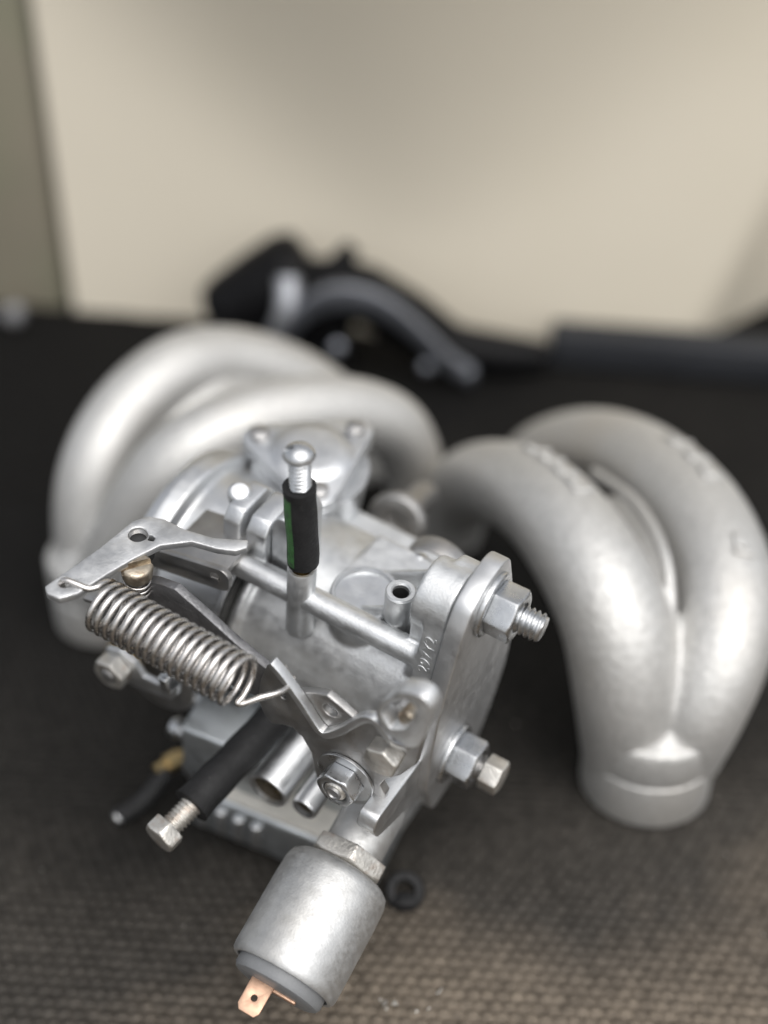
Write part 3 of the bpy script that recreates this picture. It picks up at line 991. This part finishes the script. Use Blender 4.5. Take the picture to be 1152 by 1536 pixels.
g = Geo()
g.prism(round_poly([(9, -50), (14, -47), (44, -44), (46, -48), (43, -55), (14, -72), (8, -70)], 1.5), (-8.4, 0, 0), ax_b, ax_v, 5.5)
build("solenoid_bracket", g, M['cast'], carb, bevel=0.5)
build("solenoid_neck", Geo().lathe(sp(-18), sdv, [(0, 7.8), (23.0, 7.8), (23.0, 8.3), (39, 8.3), (39, 4)], 48), M['can'], carb, bevel=0.3)
build("solenoid_nut", Geo().hexa(sp(20.5), sdv, 19.5, 5.2, ref=(0.25, 0, 1)), M['bolt'], carb, bevel=0.3)
build("solenoid_can", Geo().lathe(sp(25.6), sdv, [(0, 6), (0.2, 10), (0.9, 12.6), (2.2, 14.3), (4.5, 15.0), (10, 15.2), (30, 15.2), (31.4, 15.0), (32.2, 14.4), (32.2, 13.4), (29, 13.2), (29, 0.1)], 72), M['can'], carb, smooth=45)
build("solenoid_cap", Geo().lathe(sp(50), sdv, [(0, 12.6), (9.8, 12.6), (10.8, 12.1), (11.2, 11.2), (11.2, 0.1)], 56), M['plastic'], carb, smooth=30)
su, sw, _ = basis(sdv, (1, 0, 0))
tl = Vector((1, -0.05, -0.12))
tl = (tl - sdv * tl.dot(sdv)).normalized()
tn = sdv.cross(tl)
bp = sp(61.0) + tl * -3.6 + tn * 0.0
tab = [(-3.3, 0), (3.3, 0), (3.2, 7.4), (2.2, 8.8), (-2.2, 8.8), (-3.2, 7.4)]
build("spade_terminal", Geo().prism(tab, bp, tl, sdv, 0.9, holes=[(0, 4.6, 0.8)]), M['copper'], carb, bevel=0.2)
build("terminal_foot", Geo().box(sp(61.5) + tl * 1.5 + tn * 1.0, (9.5, 1.0, 2.6), tl, sdv), M['copper'], carb, bevel=0.3)
OFFSET[0] = Vector((0, 0, 0))
MIRROR[0] = False


# ------------------------------------------------------------------ intake manifold end castings
def manifold(label, collar, ch, runs, fins, flange, base, letters):
    OFFSET[0] = Vector(base)
    root = thing("intake_manifold", label, "intake manifold", Vector(base) * MM, group="cast manifold ends beside the carburettor")
    g = Geo()
    c = Vector(collar)
    g.lathe(c, (0, 0, 1), [(6, 14), (6, 20), (31, 20), (36, 16), (38, 1)], 48)
    build("collar", Geo().lathe(c, (0, 0, 1), [(0.2, 18.6), (0.2, 20.8), (1.0, 21.6), (17.0, 21.8), (17.5, 21.2), (18.3, 21.2), (18.9, 21.9), (29.5, 22.0), (31.4, 21.4), (32.2, 20), (32.2, 14)], 64), M['manifold'], root, bevel=0.4)
    for run in runs:
        pts = catmull(run, 7)
        g.tube([p[:3] for p in pts], [p[3] for p in pts], 32)
    for fin in fins:
        pts = catmull(fin, 6)
        g.tube([p[:3] for p in pts], [p[3] for p in pts], 12)
    build("casting", g, M['manifold'], root, voxel=1.0, soft=6)
    if flange:
        fo, fnrm = flange
        u, w, nn = basis(fnrm)
        w2 = []
        for k in range(48):
            a = 2 * pi * k / 48
            w2.append((36 * cos(a) * (1.0 - 0.12 * cos(a) ** 2), 22 * sin(a)))
        build("head_flange", Geo().prism(w2, fo, w, u, 8), M['manifold'], root, bevel=1.0)
    # raised foundry marks along the crown of a runner, worn past reading
    for pos, tdir, nrm, sz in letters:
        tdir, nrm = Vector(tdir).normalized(), Vector(nrm).normalized()
        sd_ = nrm.cross(tdir).normalized()
        gg = Geo()
        gg.box(Vector(pos), (sz, sz * 0.32, 1.6), sd_, tdir)
        gg.box(Vector(pos) + tdir * sz * 0.6 + sd_ * sz * 0.2, (sz * 0.45, sz * 0.7, 1.6), sd_, tdir)
        build("raised_mark", gg, M['manifold'], root, bevel=0.5)
    OFFSET[0] = Vector((0, 0, 0))
    return root


rl = [(81.5, 328, 16, 16), (77.5, 327, 42, 16.9), (73, 334, 64, 17.3), (66, 350, 75.5, 17.2), (56, 376, 79, 16.4), (45, 406, 71, 15.5), (35, 434, 55, 14.5), (29, 450, 36, 14), (27, 456, 17, 13.5)]
rr_ = [(95.5, 328, 16, 16), (101, 327, 38, 16.2), (108, 337, 55, 16.7), (111, 358, 66, 17.2), (107, 391, 70, 17.2), (96, 430, 66, 16), (82, 462, 54, 15.5), (67, 484, 36, 15), (60, 494, 17, 14.5)]
fin = [(89.5, 319, 33, 1.8), (90, 321, 50, 2.0), (91, 334, 64, 2.0), (90, 351, 78, 2.2), (85, 380, 80, 2.2), (75, 410, 74, 2.2)]
fill = [(90, 332, 26, 4), (91, 337, 46, 5), (92, 348, 57, 6), (88, 371, 64, 6.5), (80, 400, 64, 7)]


def on_crown(run, idx, lift):
    out = []
    pts = catmull(run, 7)
    for i in idx:
        p, q2 = pts[i], pts[min(i + 1, len(pts) - 1)]
        t = Vector(q2[:3]) - Vector(p[:3])
        t.normalize()
        n_ = Vector((0.25, -0.1, 1))
        n_ = (n_ - t * n_.dot(t)).normalized()
        out.append((Vector(p[:3]) + n_ * (p[3] + lift), t, n_, 8))
    return out


manifold("twin branch cast manifold end standing upright on its collar beside the flange nuts", (88, 329, 0), 36, [rl, rr_], [fin, fill],
         None, (88, 329, 0), on_crown(rl, (25, 27, 29, 31), 0.3) + on_crown(rr_, (20, 27, 29, 31), 0.3))

lo = [(-112, 422, 12, 15), (-112, 426, 46, 14), (-107, 433, 66, 14), (-97, 449, 78, 14.5), (-82, 467, 84, 15), (-66, 483, 81, 15), (-46, 495, 70, 15), (-27, 503, 54, 14.5), (-14, 507, 34, 14), (-10, 508, 16, 14)]
li = [(-106, 415, 12, 15), (-100, 407, 34, 14), (-88, 404, 60, 13.6), (-74, 405, 80, 13.6), (-56, 414, 88, 14), (-35, 427, 88, 14), (-14, 440, 82, 13.6), (2, 450, 71, 13), (10, 457, 54, 12.5), (13, 460, 34, 12), (14, 461, 15, 12)]
web = [(-107, 428, 30, 4), (-101, 432, 54, 4.5), (-88, 441, 68, 5), (-64, 462, 76, 6), (-40, 474, 66, 6)]
manifold("twin branch cast manifold end behind the lever and coil spring, partly hidden", (-108, 422, 0), 36, [lo, li], [web],
         None, (-108, 422, 0), [])

# ------------------------------------------------------------------ black engine part by the wall
base = Vector((-35, 640, 0))
OFFSET[0] = base
eb = thing("engine_tinware", "black enamelled engine part with a bare steel arm lying against the cream wall", "engine part", base * MM)
g = Geo()
g.lathe((-66, 655, 34), (0.95, 0.1, 0.32), [(-30, 6), (-28, 14), (-20, 18), (0, 24), (18, 28), (28, 26), (32, 16)], 40)
g.box((-52, 655, 18), (70, 40, 36))
g.tube([(-40, 650, 50), (-26, 650, 52), (-16, 650, 64)], [8, 6, 5], 16)
g.tube([(-34, 648, 46), (-12, 644, 42), (12, 638, 28), (36, 634, 14), (66, 632, 11), (86, 632, 10)], [12, 15, 16, 13, 11, 8], 20)
build("shroud", g, M['black_paint'], eb, voxel=1.6, soft=8)
g = Geo()
g.tube(catmull([(-60, 622, 10), (-55, 620, 26), (-49, 618, 42), (-48, 624, 58)], 5), [6.0] * 16, 16)
build("steel_arm", g, M['steel'], eb)
g = Geo()
arm = catmull([(-52, 616, 30), (-38, 616, 46), (-20, 616, 52), (0, 616, 46), (18, 614, 32), (32, 612, 18), (46, 612, 9)], 6)
rows = []
for i, p in enumerate(arm):
    w_ = 7.5 - 2.6 * i / len(arm)
    rows.append([(p[0], p[1] - 4, p[2] - w_), (p[0], p[1] + 2, p[2] - w_), (p[0] + 1, p[1] + 2, p[2] + w_), (p[0] + 1, p[1] - 4, p[2] + w_)])
g.rings(rows)
build("steel_band", g, M['dark_steel'], eb, bevel=1.0)
for p in ((-24, 618, 22), (22, 616, 12), (42, 610, 12), (-76, 624, 26)):
    build("band_screw", Geo().lathe(p, (0, -1, 0.4), [(-8, 2.4), (0, 2.4), (0, 3.4), (2.0, 3.2), (2.6, 2), (2.7, 0.1)], 20), M['dark_steel'], eb)
OFFSET[0] = Vector((0, 0, 0))

# ------------------------------------------------------------------ small things on the mat
base = Vector((6, 281, 0))
OFFSET[0] = base
gr = thing("rubber_grommet", "small black rubber grommet lying under the edge of the float bowl", "grommet", base * MM)
build("ring", Geo().lathe(base, (0.1, -0.5, 0.9), [(1, 3.2), (0.6, 5.4), (2, 6.2), (4.4, 6.2), (5.6, 5.4), (5.4, 3.2)], 36, closed=True), M['rubber'], gr)
build("lug", Geo().box(base + Vector((0.5, -5.5, 3.2)), (6, 5, 3.5)), M['rubber'], gr, bevel=0.9)
OFFSET[0] = Vector((0, 0, 0))
base = Vector((-205, 700, 0))
OFFSET[0] = base
bt = thing("steel_bolt", "small grey bolt lying at the foot of the olive brown shade panel", "bolt", base * MM)
build("head", Geo().hexa(base + Vector((-4, -8, 7)), (0.3, -1, 0.4), 11, 6), M['phosphate'], bt, bevel=0.4)
build("shank", Geo().thread(base + Vector((-4, -8, 7)), (-0.3, 1, -0.25), 3.4, 16, 1.2, 0.5), M['steel'], bt)
OFFSET[0] = Vector((0, 0, 0))

g = Geo()
for k in range(70):
    x, y = random.uniform(-120, 200), random.uniform(225, 420)
    s = random.uniform(0.25, 0.6)
    if k < 8:
        x, y, s = random.uniform(-2, 16), random.uniform(238, 246), random.uniform(0.6, 1.3)
    vs = [(x + random.uniform(-s, s), y + random.uniform(-s, s), 0.1 + random.uniform(0, s)) for _ in range(6)]
    g.add(vs, [(0, 1, 2), (0, 2, 3), (0, 3, 4), (0, 4, 1), (5, 2, 1), (5, 3, 2), (5, 4, 3), (5, 1, 4)])
o = build("grit", g, M['chip'], smooth=0)
o["kind"] = "stuff"
